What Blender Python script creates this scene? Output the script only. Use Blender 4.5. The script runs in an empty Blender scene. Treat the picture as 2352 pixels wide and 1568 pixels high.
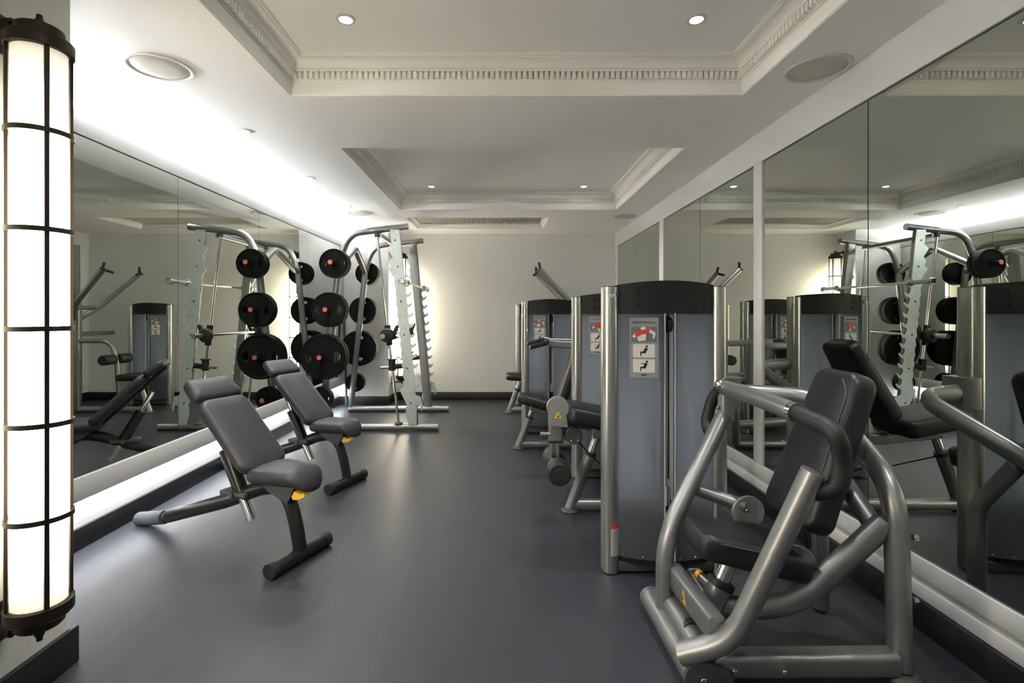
import bpy, bmesh, math, random
from mathutils import Vector, Matrix
from mathutils.geometry import tessellate_polygon

# ------------------------------------------------------------------ camera, light, exposure
scene = bpy.context.scene
C = scene.collection
FPX, CX, CY, CAMZ = 1170.0, 1150.0, 722.0, 1.15      # focal length and principal point in photo pixels
cam = bpy.data.cameras.new('camera')
cam.sensor_width = 36.0
cam.lens = 36.0 * FPX / 2352.0
cam.shift_x = (1176.0 - CX) / 2352.0
cam.shift_y = -(784.0 - CY) / 2352.0
cam.clip_start = 0.02
cam_o = bpy.data.objects.new('camera', cam)
C.objects.link(cam_o)
cam_o.location = (0, 0, CAMZ)
cam_o.rotation_euler = (math.pi / 2, 0, 0)
scene.camera = cam_o

world = bpy.data.worlds.new('world')
scene.world = world
world.use_nodes = True
world.node_tree.nodes['Background'].inputs[0].default_value = (0.5, 0.5, 0.5, 1)
world.node_tree.nodes['Background'].inputs[1].default_value = 0.05

scene.view_settings.view_transform = 'Standard'
scene.view_settings.look = 'None'
scene.view_settings.gamma = 1.0
scene.view_settings.use_curve_mapping = False
scene.view_settings.exposure = 1.42
scene.cycles.max_bounces = 14
scene.cycles.sample_clamp_indirect = 0.0
scene.cycles.diffuse_bounces = 8
scene.cycles.glossy_bounces = 8

# strengths of the room's lamps and the added unseen ones (used in their builders further down)
COVE_W = 66.0        # LED strip in the ceiling cove above the left mirror
LEDGE_W = 44.0       # LED strip under the left mirror
LAMP_W = 14.0         # wall lamp diffusers
SPOT_W = 19.5        # each recessed downlight

PI = math.pi
random.seed(3)

# ------------------------------------------------------------------ measuring helpers (photo pixel -> room)
def P(px, py, Y):
    return Vector(((px - CX) / FPX * Y, Y, CAMZ - (py - CY) / FPX * Y))

def PZ(px, py, z):
    Y = FPX * (CAMZ - z) / (py - CY)
    return Vector(((px - CX) / FPX * Y, Y, z))

# ------------------------------------------------------------------ materials
MATS = {}

def mat(name, color, rough=0.5, metal=0.0, bump=0.0, bscale=60.0, var=0.0, vscale=8.0, stretch=None,
        emit=None, estr=0.0, spec=0.5, coat=0.0):
    if name in MATS:
        return MATS[name]
    m = bpy.data.materials.new(name)
    m.use_nodes = True
    nt = m.node_tree
    b = nt.nodes['Principled BSDF']
    b.inputs['Base Color'].default_value = (*color, 1)
    b.inputs['Roughness'].default_value = rough
    b.inputs['Metallic'].default_value = metal
    b.inputs['Specular IOR Level'].default_value = spec
    b.inputs['Coat Weight'].default_value = coat
    tc = nt.nodes.new('ShaderNodeTexCoord')
    mp = nt.nodes.new('ShaderNodeMapping')
    nt.links.new(tc.outputs['Object'], mp.inputs['Vector'])
    if stretch:
        mp.inputs['Scale'].default_value = stretch
    if var > 0:
        n = nt.nodes.new('ShaderNodeTexNoise')
        n.inputs['Scale'].default_value = vscale
        n.inputs['Detail'].default_value = 6
        nt.links.new(mp.outputs[0], n.inputs['Vector'])
        r = nt.nodes.new('ShaderNodeMixRGB')
        r.inputs[1].default_value = (*[c * (1 - var) for c in color], 1)
        r.inputs[2].default_value = (*[min(1, c * (1 + var)) for c in color], 1)
        nt.links.new(n.outputs['Fac'], r.inputs[0])
        nt.links.new(r.outputs[0], b.inputs['Base Color'])
    if bump > 0:
        n2 = nt.nodes.new('ShaderNodeTexNoise')
        n2.inputs['Scale'].default_value = bscale
        n2.inputs['Detail'].default_value = 4
        nt.links.new(mp.outputs[0], n2.inputs['Vector'])
        bp = nt.nodes.new('ShaderNodeBump')
        bp.inputs['Strength'].default_value = bump
        bp.inputs['Distance'].default_value = 0.01
        nt.links.new(n2.outputs['Fac'], bp.inputs['Height'])
        nt.links.new(bp.outputs[0], b.inputs['Normal'])
    if emit:
        b.inputs['Emission Color'].default_value = (*emit, 1)
        b.inputs['Emission Strength'].default_value = estr
    MATS[name] = m
    return m

M_ceiling = mat('ceiling_paint', (0.86, 0.86, 0.855), 0.9, var=0.015, vscale=2)
M_wall = mat('wall_paint', (0.66, 0.66, 0.63), 0.85, var=0.02, vscale=2)
M_white = mat('white_satin_paint', (0.62, 0.62, 0.615), 0.55, var=0.015, vscale=3)
M_trim = mat('plaster_trim', (0.84, 0.835, 0.80), 0.8)
M_base = mat('baseboard_black', (0.012, 0.012, 0.013), 0.4, var=0.1)
M_floor = mat('floor_vinyl', (0.0285, 0.0325, 0.041), 0.42, bump=0.05, bscale=90, var=0.22, vscale=2.2, stretch=(9, 1.2, 1))
M_mirror = mat('mirror_silver', (0.60, 0.63, 0.58), 0.0, 1.0)
M_edge = mat('mirror_edge', (0.03, 0.04, 0.035), 0.4)
M_bronze = mat('lamp_bronze', (0.03, 0.022, 0.016), 0.45, 0.6, var=0.15, vscale=20)
M_silver = mat('silver_frame_paint', (0.27, 0.27, 0.268), 0.36, 0.75, var=0.04, vscale=30)
M_alu = mat('brushed_aluminium', (0.50, 0.50, 0.47), 0.28, 0.9, var=0.06, vscale=40, stretch=(1, 1, 0.05))
M_grey = mat('grey_plate_paint', (0.30, 0.30, 0.30), 0.4, 0.4)
M_darkgrey = mat('dark_grey_plastic', (0.06, 0.06, 0.062), 0.5)
M_cap = mat('black_cap_plastic', (0.011, 0.011, 0.011), 0.55, var=0.1, spec=0.35)
M_vinyl = mat('black_vinyl', (0.009, 0.009, 0.010), 0.42, bump=0.06, bscale=250)
M_bvinyl = mat('charcoal_vinyl', (0.027, 0.0262, 0.033), 0.5, bump=0.08, bscale=250)
M_seam = mat('pad_seam', (0.06, 0.06, 0.065), 0.5)
M_bframe = mat('black_bench_frame', (0.028, 0.026, 0.025), 0.3, 0.5)
M_rubber = mat('black_rubber', (0.014, 0.014, 0.014), 0.55, bump=0.05, bscale=120)
M_plate = mat('rubber_weight', (0.009, 0.0088, 0.0085), 0.75, bump=0.05, bscale=80, spec=0.12)
M_boot = mat('grey_rubber_boot', (0.055, 0.062, 0.068), 0.6)
M_chrome = mat('chrome', (0.72, 0.71, 0.68), 0.12, 1.0)
M_galv = mat('galvanised_steel', (0.56, 0.61, 0.60), 0.45, 0.55, var=0.22, vscale=26)
M_yellow = mat('yellow_plastic', (0.75, 0.48, 0.03), 0.4)
M_orange = mat('orange_plastic', (0.85, 0.36, 0.02), 0.4)
M_red = mat('red_print', (0.62, 0.05, 0.04), 0.5)
M_redhub = mat('red_hub_label', (0.72, 0.13, 0.07), 0.5)
M_skin = mat('pale_print', (0.72, 0.66, 0.58), 0.5)
M_pblue = mat('placard_slate', (0.14, 0.155, 0.18), 0.45)
M_plac = mat('placard_grey', (0.26, 0.27, 0.28), 0.45, var=0.05, vscale=100)
M_card = mat('placard_card', (0.66, 0.64, 0.58), 0.5)
M_ink = mat('black_print', (0.01, 0.01, 0.01), 0.5)
M_blue = mat('blue_print', (0.05, 0.07, 0.38), 0.4)
M_white_ink = mat('white_print', (0.8, 0.8, 0.76), 0.4)
M_green = mat('green_rubber', (0.01, 0.11, 0.075), 0.5)
M_brown = mat('brown_foot', (0.06, 0.045, 0.035), 0.5)
M_slat = mat('vent_white', (0.72, 0.71, 0.66), 0.5)
M_hole = mat('dark_void', (0.004, 0.004, 0.004), 0.8)
M_led = mat('led_cool_white', (0.8, 0.8, 0.8), 0.5, emit=(0.96, 0.98, 1.0), estr=COVE_W)
M_led2 = mat('led_ledge_white', (0.8, 0.8, 0.8), 0.5, emit=(0.98, 0.985, 1.0), estr=LEDGE_W)
M_lens = mat('downlight_lens', (0.8, 0.8, 0.8), 0.5, emit=(1.0, 0.97, 0.9), estr=30.0)
M_spk = mat('speaker_cloth', (0.55, 0.535, 0.49), 0.9, bump=0.15, bscale=700)


def frosted():
    m = bpy.data.materials.new('frosted_shroud')
    m.use_nodes = True
    nt = m.node_tree
    nt.nodes.clear()
    out = nt.nodes.new('ShaderNodeOutputMaterial')
    pr = nt.nodes.new('ShaderNodeBsdfPrincipled')
    pr.inputs['Base Color'].default_value = (0.30, 0.315, 0.345, 1)
    pr.inputs['Roughness'].default_value = 0.32
    pr.inputs['Metallic'].default_value = 0.15
    tl = nt.nodes.new('ShaderNodeBsdfTranslucent')
    tl.inputs['Color'].default_value = (0.86, 0.91, 1.0, 1)
    tp = nt.nodes.new('ShaderNodeBsdfTransparent')
    tp.inputs['Color'].default_value = (0.84, 0.90, 1.0, 1)
    m2_ = nt.nodes.new('ShaderNodeMixShader')
    m2_.inputs[0].default_value = 0.42
    nt.links.new(tl.outputs[0], m2_.inputs[1])
    nt.links.new(tp.outputs[0], m2_.inputs[2])
    mx = nt.nodes.new('ShaderNodeMixShader')
    mx.inputs[0].default_value = 0.80
    nt.links.new(pr.outputs[0], mx.inputs[1])
    nt.links.new(m2_.outputs[0], mx.inputs[2])
    nt.links.new(mx.outputs[0], out.inputs[0])
    return m


M_frost = frosted()


def lamp_glass():
    # glowing mesh-backed diffuser: the weave of fine dots is part of the shade itself
    m = bpy.data.materials.new('lamp_diffuser')
    m.use_nodes = True
    nt = m.node_tree
    b = nt.nodes['Principled BSDF']
    b.inputs['Base Color'].default_value = (0.8, 0.75, 0.65, 1)
    tc = nt.nodes.new('ShaderNodeTexCoord')
    vo = nt.nodes.new('ShaderNodeTexVoronoi')
    vo.inputs['Scale'].default_value = 260
    nt.links.new(tc.outputs['Object'], vo.inputs['Vector'])
    cr = nt.nodes.new('ShaderNodeValToRGB')
    cr.color_ramp.elements[0].position = 0.25
    cr.color_ramp.elements[0].color = (1.0, 0.93, 0.80, 1)
    cr.color_ramp.elements[1].position = 0.6
    cr.color_ramp.elements[1].color = (0.92, 0.77, 0.56, 1)
    nt.links.new(vo.outputs['Distance'], cr.inputs[0])
    nt.links.new(cr.outputs[0], b.inputs['Emission Color'])
    # falloff towards the ends is painted into the emission; no tube is built inside
    sx = nt.nodes.new('ShaderNodeSeparateXYZ')
    nt.links.new(tc.outputs['Object'], sx.inputs[0])
    zr = nt.nodes.new('ShaderNodeValToRGB')
    el = zr.color_ramp.elements
    el[0].position, el[0].color = 0.165, (0.012, 0.012, 0.012, 1)
    el[1].position, el[1].color = 0.95, (0.012, 0.012, 0.012, 1)
    for p_, v_ in ((0.21, 0.05), (0.27, 0.3), (0.34, 1.0), (0.74, 1.0), (0.83, 0.3), (0.90, 0.04)):
        e_ = el.new(p_)
        e_.color = (v_, v_, v_, 1)
    dv = nt.nodes.new('ShaderNodeMath')
    dv.operation = 'DIVIDE'
    dv.inputs[1].default_value = 2.0
    nt.links.new(sx.outputs['Z'], dv.inputs[0])
    nt.links.new(dv.outputs[0], zr.inputs[0])
    ml = nt.nodes.new('ShaderNodeMath')
    ml.operation = 'MULTIPLY'
    ml.inputs[1].default_value = LAMP_W
    nt.links.new(zr.outputs[0], ml.inputs[0])
    nt.links.new(ml.outputs[0], b.inputs['Emission Strength'])
    return m


M_lamp = lamp_glass()

# ------------------------------------------------------------------ mesh helpers
def finish(bm, sharp=40):
    bmesh.ops.remove_doubles(bm, verts=bm.verts, dist=1e-5)
    bmesh.ops.recalc_face_normals(bm, faces=bm.faces)
    ca = math.cos(math.radians(sharp))
    for f in bm.faces:
        f.smooth = True
    for e in bm.edges:
        if len(e.link_faces) == 2:
            if e.link_faces[0].normal.dot(e.link_faces[1].normal) < ca:
                e.smooth = False


def to_mesh(name, bm, material, sharp=40, offset=None):
    finish(bm, sharp)
    if offset is not None:
        bmesh.ops.translate(bm, verts=bm.verts, vec=offset)
    me = bpy.data.meshes.new(name)
    bm.to_mesh(me)
    bm.free()
    me.materials.append(material)
    return me


def wloc(o):
    v = Vector((0, 0, 0))
    while o is not None:
        v = v + o.location
        o = o.parent
    return v


def obj(name, bm, material, parent=None, local=False, sharp=40):
    """one mesh object; geometry is given in room coordinates unless local"""
    off = -wloc(parent) if (parent is not None and not local) else None
    o = bpy.data.objects.new(name, to_mesh(name, bm, material, sharp, off))
    C.objects.link(o)
    o.parent = parent
    return o


def inst(name, mesh, parent, loc=(0, 0, 0), rot=(0, 0, 0), scale=(1, 1, 1)):
    o = bpy.data.objects.new(name, mesh)
    C.objects.link(o)
    o.parent = parent
    o.location = loc
    o.rotation_euler = rot
    o.scale = scale
    return o


def tag(o, label, cat, group=None):
    o['label'] = label
    o['category'] = cat
    if group:
        o['group'] = group
    return o


def struct(o):
    o['kind'] = 'structure'
    return o


def thing(name, label, cat, loc=(0, 0, 0), rz=0, group=None):
    o = bpy.data.objects.new(name, None)
    C.objects.link(o)
    o.empty_display_size = 0.1
    o.location = loc
    o.rotation_euler = (0, 0, rz)
    return tag(o, label, cat, group)


def copy_tree(o, parent=None):
    c = o.copy()
    C.objects.link(c)
    c.parent = parent
    for ch in list(o.children):
        copy_tree(ch, c)
    return c


def box(bm, x0, x1, y0, y1, z0, z1):
    v = [bm.verts.new(p) for p in ((x0, y0, z0), (x1, y0, z0), (x1, y1, z0), (x0, y1, z0),
                                   (x0, y0, z1), (x1, y0, z1), (x1, y1, z1), (x0, y1, z1))]
    for q in ((0, 3, 2, 1), (4, 5, 6, 7), (0, 1, 5, 4), (1, 2, 6, 5), (2, 3, 7, 6), (3, 0, 4, 7)):
        bm.faces.new([v[i] for i in q])
    return bm


def B(x0, x1, y0, y1, z0, z1, bevel=0.0):
    bm = box(bmesh.new(), min(x0, x1), max(x0, x1), min(y0, y1), max(y0, y1), min(z0, z1), max(z0, z1))
    if bevel:
        bmesh.ops.bevel(bm, geom=list(bm.edges), offset=bevel, segments=2, affect='EDGES', profile=0.5)
    return bm


def circ(r, n=16, r2=None):
    r2 = r if r2 is None else r2
    return [(r * math.cos(2 * PI * i / n), r2 * math.sin(2 * PI * i / n)) for i in range(n)]


def rrect(w, h, r, seg=3):
    out = []
    for cx_, cy_, a0 in ((w / 2 - r, h / 2 - r, 0), (-w / 2 + r, h / 2 - r, PI / 2),
                         (-w / 2 + r, -h / 2 + r, PI), (w / 2 - r, -h / 2 + r, 3 * PI / 2)):
        for i in range(seg + 1):
            a = a0 + PI / 2 * i / seg
            out.append((cx_ + r * math.cos(a), cy_ + r * math.sin(a)))
    return out


def fillet(pts, r, seg=7):
    pts = [Vector(p) for p in pts]
    rs = list(r) if isinstance(r, (list, tuple)) else [r] * (len(pts) - 2)
    if len(pts) < 3 or max(rs) <= 0:
        return pts
    out = [pts[0]]
    for i in range(1, len(pts) - 1):
        a, b, c = pts[i - 1], pts[i], pts[i + 1]
        u = (a - b)
        v = (c - b)
        d = min(rs[i - 1], u.length * 0.48, v.length * 0.48)
        p0 = b + u.normalized() * d
        p1 = b + v.normalized() * d
        for k in range(seg + 1):
            t = k / seg
            out.append(p0 * (1 - t) ** 2 + b * 2 * t * (1 - t) + p1 * t * t)
    out.append(pts[-1])
    return out


def sweep(bm, pts, prof, fil=0.0, up=(0, 0, 1), cap=True, seg=7):
    """tube of profile prof (radius or list of 2D points) along a path with rounded bends"""
    if not isinstance(prof, list):
        prof = circ(prof)
    path = fillet(pts, fil, seg)
    clean = [path[0]]
    for p in path[1:]:
        if (p - clean[-1]).length > 1e-5:
            clean.append(p)
    path = clean
    n = len(path)
    t0 = (path[1] - path[0]).normalized()
    upv = Vector(up)
    if abs(t0.dot(upv)) > 0.95:
        upv = Vector((0, 1, 0))
    nx = t0.cross(upv).normalized()
    rings = []
    prev = t0
    for i in range(n):
        if i == 0:
            t = t0
        elif i == n - 1:
            t = (path[-1] - path[-2]).normalized()
        else:
            t = ((path[i] - path[i - 1]).normalized() + (path[i + 1] - path[i]).normalized()).normalized()
        q = prev.rotation_difference(t)
        nx = (q @ nx)
        nx = (nx - t * nx.dot(t)).normalized()
        ny = t.cross(nx)
        prev = t
        rings.append([bm.verts.new(path[i] + nx * a + ny * b) for a, b in prof])
    m = len(prof)
    for i in range(n - 1):
        for j in range(m):
            bm.faces.new((rings[i][j], rings[i][(j + 1) % m], rings[i + 1][(j + 1) % m], rings[i + 1][j]))
    if cap:
        bm.faces.new(list(reversed(rings[0])))
        bm.faces.new(rings[-1])
    return bm


def T(pts, prof, fil=0.0, **k):
    return sweep(bmesh.new(), pts, prof, fil, **k)


def lathe(prof, axis='Z', n=32, center=(0, 0, 0), bm=None):
    """prof: list of (radius, height)"""
    bm = bm or bmesh.new()
    c = Vector(center)
    rings = []
    for r, hgt in prof:
        ring = []
        cnt = 1 if r < 1e-6 else n
        for i in range(cnt):
            a = 2 * PI * i / n
            x, y = r * math.cos(a), r * math.sin(a)
            v = {'Z': (x, y, hgt), 'Y': (x, hgt, y), 'X': (hgt, x, y)}[axis]
            ring.append(bm.verts.new(c + Vector(v)))
        rings.append(ring)
    for a, b in zip(rings, rings[1:]):
        if len(a) == 1 and len(b) == 1:
            continue
        for i in range(n):
            j = (i + 1) % n
            if len(a) == 1:
                bm.faces.new((a[0], b[i], b[j]))
            elif len(b) == 1:
                bm.faces.new((a[i], a[j], b[0]))
            else:
                bm.faces.new((a[i], a[j], b[j], b[i]))
    return bm


def disc(center, r, t, axis='Y', n=32, bev=0.002, bm=None):
    return lathe([(0, -t / 2), (r - bev, -t / 2), (r, -t / 2 + bev), (r, t / 2 - bev), (r - bev, t / 2), (0, t / 2)],
                 axis, n, center, bm)


def prism(outline, d0, d1, plane='XZ', bm=None):
    """extrude a 2D outline: XZ outline between y=d0 and d1, XY outline between z=d0 and d1"""
    bm = bm or bmesh.new()
    def mk(p, d):
        return (p[0], d, p[1]) if plane == 'XZ' else (p[0], p[1], d) if plane == 'XY' else (d, p[0], p[1])
    a = [bm.verts.new(mk(p, d0)) for p in outline]
    b = [bm.verts.new(mk(p, d1)) for p in outline]
    n = len(outline)
    bm.faces.new(a)
    bm.faces.new(list(reversed(b)))
    for i in range(n):
        bm.faces.new((a[i], b[i], b[(i + 1) % n], a[(i + 1) % n]))
    return bm


def slab(L, W0, W1, Th, rc, bev, mtx, crown=0.0, seg=5):
    """upholstered pad: length L along local x (from 0), width W0 at x=0 and W1 at x=L, thickness Th down from z=0"""
    bm = bmesh.new()
    def ring(inset, z):
        w0, w1, l0, l1 = W0 - 2 * inset, W1 - 2 * inset, inset, L - inset
        r = max(rc - inset, 0.004)
        pts = []
        for (x, y, a0) in ((l1 - r, w1 / 2 - r, 0), (l0 + r, w0 / 2 - r, PI / 2), (l0 + r, -w0 / 2 + r, PI), (l1 - r, -w1 / 2 + r, 1.5 * PI)):
            for i in range(seg + 1):
                a = a0 + PI / 2 * i / seg
                pts.append((x + r * math.cos(a), y + r * math.sin(a), z))
        return [bm.verts.new(mtx @ Vector(p)) for p in pts]
    lev = []
    for k in range(4):
        a = PI / 2 * k / 3
        lev.append((bev * (1 - math.sin(a)), -Th + bev * (1 - math.cos(a))))
    for k in range(4):
        a = PI / 2 * k / 3
        lev.append((bev * (1 - math.cos(a)), -bev * (1 - math.sin(a))))
    lev.append((bev + min(W0, W1, L) * 0.2, crown))
    rs = [ring(i, z) for i, z in lev]
    n = len(rs[0])
    bm.faces.new(list(reversed(rs[0])))
    for a, b in zip(rs, rs[1:]):
        for i in range(n):
            bm.faces.new((a[i], a[(i + 1) % n], b[(i + 1) % n], b[i]))
    bm.faces.new(rs[-1])
    return bm


def frame(origin, xdir, zdir):
    x = Vector(xdir).normalized()
    z = Vector(zdir)
    z = (z - x * z.dot(x)).normalized()
    y = z.cross(x)
    m = Matrix((x, y, z)).transposed().to_4x4()
    m.translation = Vector(origin)
    return m


def text_mesh(txt, size, material, align='CENTER', thick=0.0006):
    cu = bpy.data.curves.new('txt', 'FONT')
    cu.body = txt
    cu.size = size
    cu.align_x = align
    cu.align_y = 'CENTER'
    cu.extrude = thick
    cu.resolution_u = 2
    o = bpy.data.objects.new('txt', cu)
    C.objects.link(o)
    dg = bpy.context.evaluated_depsgraph_get()
    me = bpy.data.meshes.new_from_object(o.evaluated_get(dg))
    bpy.data.objects.remove(o)
    bpy.data.curves.remove(cu)
    me.materials.clear()
    me.materials.append(material)
    return me


# ================================================================== THE ROOM
XR = 1.54            # right wall face
XM = -2.0            # left mirror face
XW = -2.07           # left recess wall behind the lit ledge
XP = -1.42           # piers on the left
YPB = 0.35          # the near pier begins here; behind it an unseen recess with an added fill LED
YP0 = 1.68           # near pier ends here
YP1 = 6.5            # far pier begins here
YB = 6.86            # back wall
YF = -2.6            # wall behind the camera
ZC = 2.235           # ceiling
ZT = 2.408           # tray ceilings

floor_o = struct(obj('floor', B(-2.4, 1.75, YF - 0.1, YB + 0.15, -0.1, 0), M_floor))
TR1 = (-1.043, 1.2, 0.515, 2.531)
TR2 = (-1.043, 1.2, 3.323, 5.29)
gn, gf = PZ(931, 500, ZC), PZ(956, 525.5, ZC)
TR3 = (-1.06, 0.55, gn.y, gf.y)
TR0 = (-1.043, 1.2, -2.2, -0.28)


def ceiling_mesh():
    bm = bmesh.new()
    holes = [TR0, TR1, TR2, TR3]
    xs = sorted({-2.6, 1.75, -1.043, 1.2, TR3[0], TR3[1]})
    ys = sorted({YF - 0.1, YB + 0.15} | {v for h_ in holes for v in h_[2:]})
    for i in range(len(xs) - 1):
        for j in range(len(ys) - 1):
            mx, my = (xs[i] + xs[i + 1]) / 2, (ys[j] + ys[j + 1]) / 2
            if any(h_[0] < mx < h_[1] and h_[2] < my < h_[3] for h_ in holes):
                continue
            bm.faces.new([bm.verts.new(p) for p in ((xs[i], ys[j], ZC), (xs[i], ys[j + 1], ZC), (xs[i + 1], ys[j + 1], ZC), (xs[i + 1], ys[j], ZC))])
    for (x0, x1, y0, y1), zt in ((TR0, ZT), (TR1, ZT), (TR2, ZT), (TR3, ZC + 0.12)):
        for a, b in (((x0, y0), (x1, y0)), ((x1, y0), (x1, y1)), ((x1, y1), (x0, y1)), ((x0, y1), (x0, y0))):
            bm.faces.new([bm.verts.new(p) for p in ((*a, ZC), (*b, ZC), (*b, zt), (*a, zt))])
        bm.faces.new([bm.verts.new(p) for p in ((x0, y0, zt), (x0, y1, zt), (x1, y1, zt), (x1, y0, zt))])
    # slab above, so that no light leaks in
    box(bm, -2.6, 1.75, YF - 0.1, YB + 0.15, 2.5, 2.56)
    return bm


ceil_o = struct(obj('ceiling', ceiling_mesh(), M_ceiling))


def ring_trim(tr, prof, bm=None):
    """mitred moulding: prof = (projection into the tray, z)"""
    bm = bm or bmesh.new()
    x0, x1, y0, y1 = tr
    rings = []
    for p, z in prof:
        rings.append([bm.verts.new(v) for v in ((x0 + p, y0 + p, z), (x1 - p, y0 + p, z), (x1 - p, y1 - p, z), (x0 + p, y1 - p, z))])
    for a, b in zip(rings, rings[1:]):
        for i in range(4):
            bm.faces.new((a[i], a[(i + 1) % 4], b[(i + 1) % 4], b[i]))
    return bm


CORN = [(0.001, ZC + 0.004), (0.004, ZC + 0.004), (0.004, ZC + 0.066), (0.009, ZC + 0.067), (0.010, ZC + 0.074), (0.014, ZC + 0.075),
        (0.014, ZC + 0.110), (0.032, ZC + 0.111), (0.034, ZC + 0.117), (0.030, ZC + 0.121), (0.034, ZC + 0.122)]
CORN += [(0.034 + 0.040 * (1 - math.cos(a)), ZC + 0.122 + 0.034 * math.sin(a)) for a in [PI / 2 * k / 6 for k in range(1, 7)]]
CORN += [(0.074, ZC + 0.160), (0.079, ZC + 0.161), (0.085, ZC + 0.166), (0.086, ZT)]

tr1_o = struct(obj('trim_1', ring_trim(TR1, CORN), M_trim, sharp=25))
tr2_o = struct(obj('trim_2', ring_trim(TR2, CORN), M_trim, sharp=25))
struct(obj('trim_3', ring_trim(TR0, CORN), M_trim, sharp=25))
# dentils of the near tray: each tooth its own piece
dent_me = to_mesh('dentil', B(-0.0085, 0.0085, -0.0095, 0.0095, -0.0165, 0.0165, 0.0015), M_trim)
DS = 0.0269
def tray_dentils(tr, y_from, parent):
    x0, x1, y0, y1 = tr
    zc = ZC + 0.0925
    n = int((x1 - x0 - 0.06) / DS)
    for i in range(n + 1):
        inst('dentil', dent_me, parent, (x0 + 0.03 + i * (x1 - x0 - 0.06) / n, y1 - 0.0225, zc))
    n = int((y1 - y_from - 0.06) / DS)
    for xx in (x0 + 0.0225, x1 - 0.0225):
        for i in range(n + 1):
            inst('dentil', dent_me, parent, (xx, y1 - 0.045 - i * DS, zc), (0, 0, PI / 2))
tray_dentils(TR1, 1.55, tr1_o)
# the far tray's teeth are too small to pick apart: one joined piece
bmj = bmesh.new()
x0, x1, y0, y1 = TR2
n = int((x1 - x0 - 0.06) / DS)
for i in range(n + 1):
    xx = x0 + 0.03 + i * (x1 - x0 - 0.06) / n
    box(bmj, xx - 0.0085, xx + 0.0085, y1 - 0.032, y1 - 0.013, ZC + 0.076, ZC + 0.109)
n = int((y1 - y0 - 0.06) / DS)
for i in range(n + 1):
    yy = y0 + 0.03 + i * (y1 - y0 - 0.06) / n
    for xx in (x0 + 0.0225, x1 - 0.0225):
        box(bmj, xx - 0.0095, xx + 0.0095, yy - 0.0085, yy + 0.0085, ZC + 0.076, ZC + 0.109)
o = obj('dentil_row', bmj, M_trim, tr2_o)
o['kind'] = 'stuff'

# shallow tray with the air grille
struct(obj('trim_4', ring_trim(TR3, [(0.001, ZC + 0.002), (0.012, ZC + 0.004), (0.014, ZC + 0.014), (0.03, ZC + 0.03), (0.032, ZC + 0.038), (0.05, ZC + 0.044), (0.05, ZC + 0.08)]), M_trim, sharp=25))
vent = thing('air_vent', 'white slatted air grille set into the shallow ceiling tray by the back wall', 'air vent',
             ((TR3[0] + TR3[1]) / 2, (TR3[2] + TR3[3]) / 2, ZC + 0.05))
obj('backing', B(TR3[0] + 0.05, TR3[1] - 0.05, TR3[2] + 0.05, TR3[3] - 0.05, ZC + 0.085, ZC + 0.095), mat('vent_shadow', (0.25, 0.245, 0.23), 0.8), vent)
slat_me = to_mesh('slat', prism([(-0.010, -0.004), (-0.008, -0.006), (0.010, 0.012), (0.008, 0.014)], -(TR3[3] - TR3[2]) / 2 + 0.052, (TR3[3] - TR3[2]) / 2 - 0.052), M_slat)
NS = 52
for i in range(NS):
    inst('slat', slat_me, vent, (-(TR3[1] - TR3[0]) / 2 + 0.065 + i * (TR3[1] - TR3[0] - 0.13) / (NS - 1), 0, 0.012))

# walls
struct(obj('wall_back', B(-2.4, 1.75, YB, YB + 0.15, 0, 2.5), M_wall))
struct(obj('wall_front', B(-2.4, 1.75, YF - 0.1, YF, 0, 2.5), M_wall))
struct(obj('wall_right', B(XR + 0.015, 1.75, YF, YB, 0, 2.5), M_white))
wall_left = struct(obj('wall_left', B(-2.4, XW, YP0, YB, 0, 2.085), M_white))
struct(obj('wall_cove', B(-2.6, -2.4, YF - 0.1, YB + 0.15, 0, 2.5), M_white))
struct(obj('wall_pier_near', B(-2.4, XP, YPB, YP0, 0, 2.5), M_wall))
struct(obj('wall_recess', B(-2.4, XW, YF, YPB, 0, 2.085), M_white))
struct(obj('wall_pier_far', B(-2.4, XP - 0.01, YP1, YB, 0, 2.5), M_white))
struct(obj('baseboard_back', B(XP, XR, YB - 0.015, YB, 0, 0.108, 0.003), M_base))
struct(obj('baseboard_right', B(XR - 0.015, XR + 0.014, YF, YB - 0.015, 0, 0.108, 0.003), M_base))
bmj = B(XP, XP + 0.017, YPB, YP0 + 0.017, 0, 0.118, 0.003)
struct(obj('baseboard_left', bmj, M_base))
struct(obj('baseboard_recess', B(XW, XW + 0.015, YP0, YP1 - 0.015, 0, 0.108, 0.003), M_base))
bmj = B(XW, XP + 0.004, YP1 - 0.015, YP1, 0, 0.108, 0.003)
struct(obj('baseboard_pier', bmj, M_base))
struct(obj('baseboard_pier_side', B(XP - 0.009, XP + 0.006, YP1, YB - 0.016, 0, 0.108, 0.003), M_base))

# right wall: white boards round the mirrors
def board(name, y0, y1, z0, z1, x=XR):
    return struct(obj(name, B(x, XR + 0.015, y0, y1, z0, z1, 0.0015), M_white))
ZM0, ZM1 = 0.256, 2.056
board('trim_5', YF, YB, ZM1, ZC)
board('trim_6', YF, YB, 0.187, ZM0)
board('trim_7', YF, YB, 0.109, 0.160)
struct(obj('trim_8', B(XR + 0.006, XR + 0.015, YF, YB, 0.160, 0.187), mat('groove_grey', (0.52, 0.52, 0.48), 0.6)))
MUL = [(1.13, 1.23), (3.01, 3.105), (4.83, 4.95), (6.72, YB)]
for i, (a, b) in enumerate(MUL):
    board('trim_%d' % (9 + i), a, b, ZM0, ZM1)
struct(obj('mirror_backing', B(XR + 0.0145, XR + 0.0155, YF, YB, ZM0, ZM1), M_edge))
rm = thing('wall_mirror', 'floor-to-ceiling panelled mirror behind the exercise machines, with white mullions', 'mirror', (XR + 0.01, 3.0, ZM0))
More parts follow.
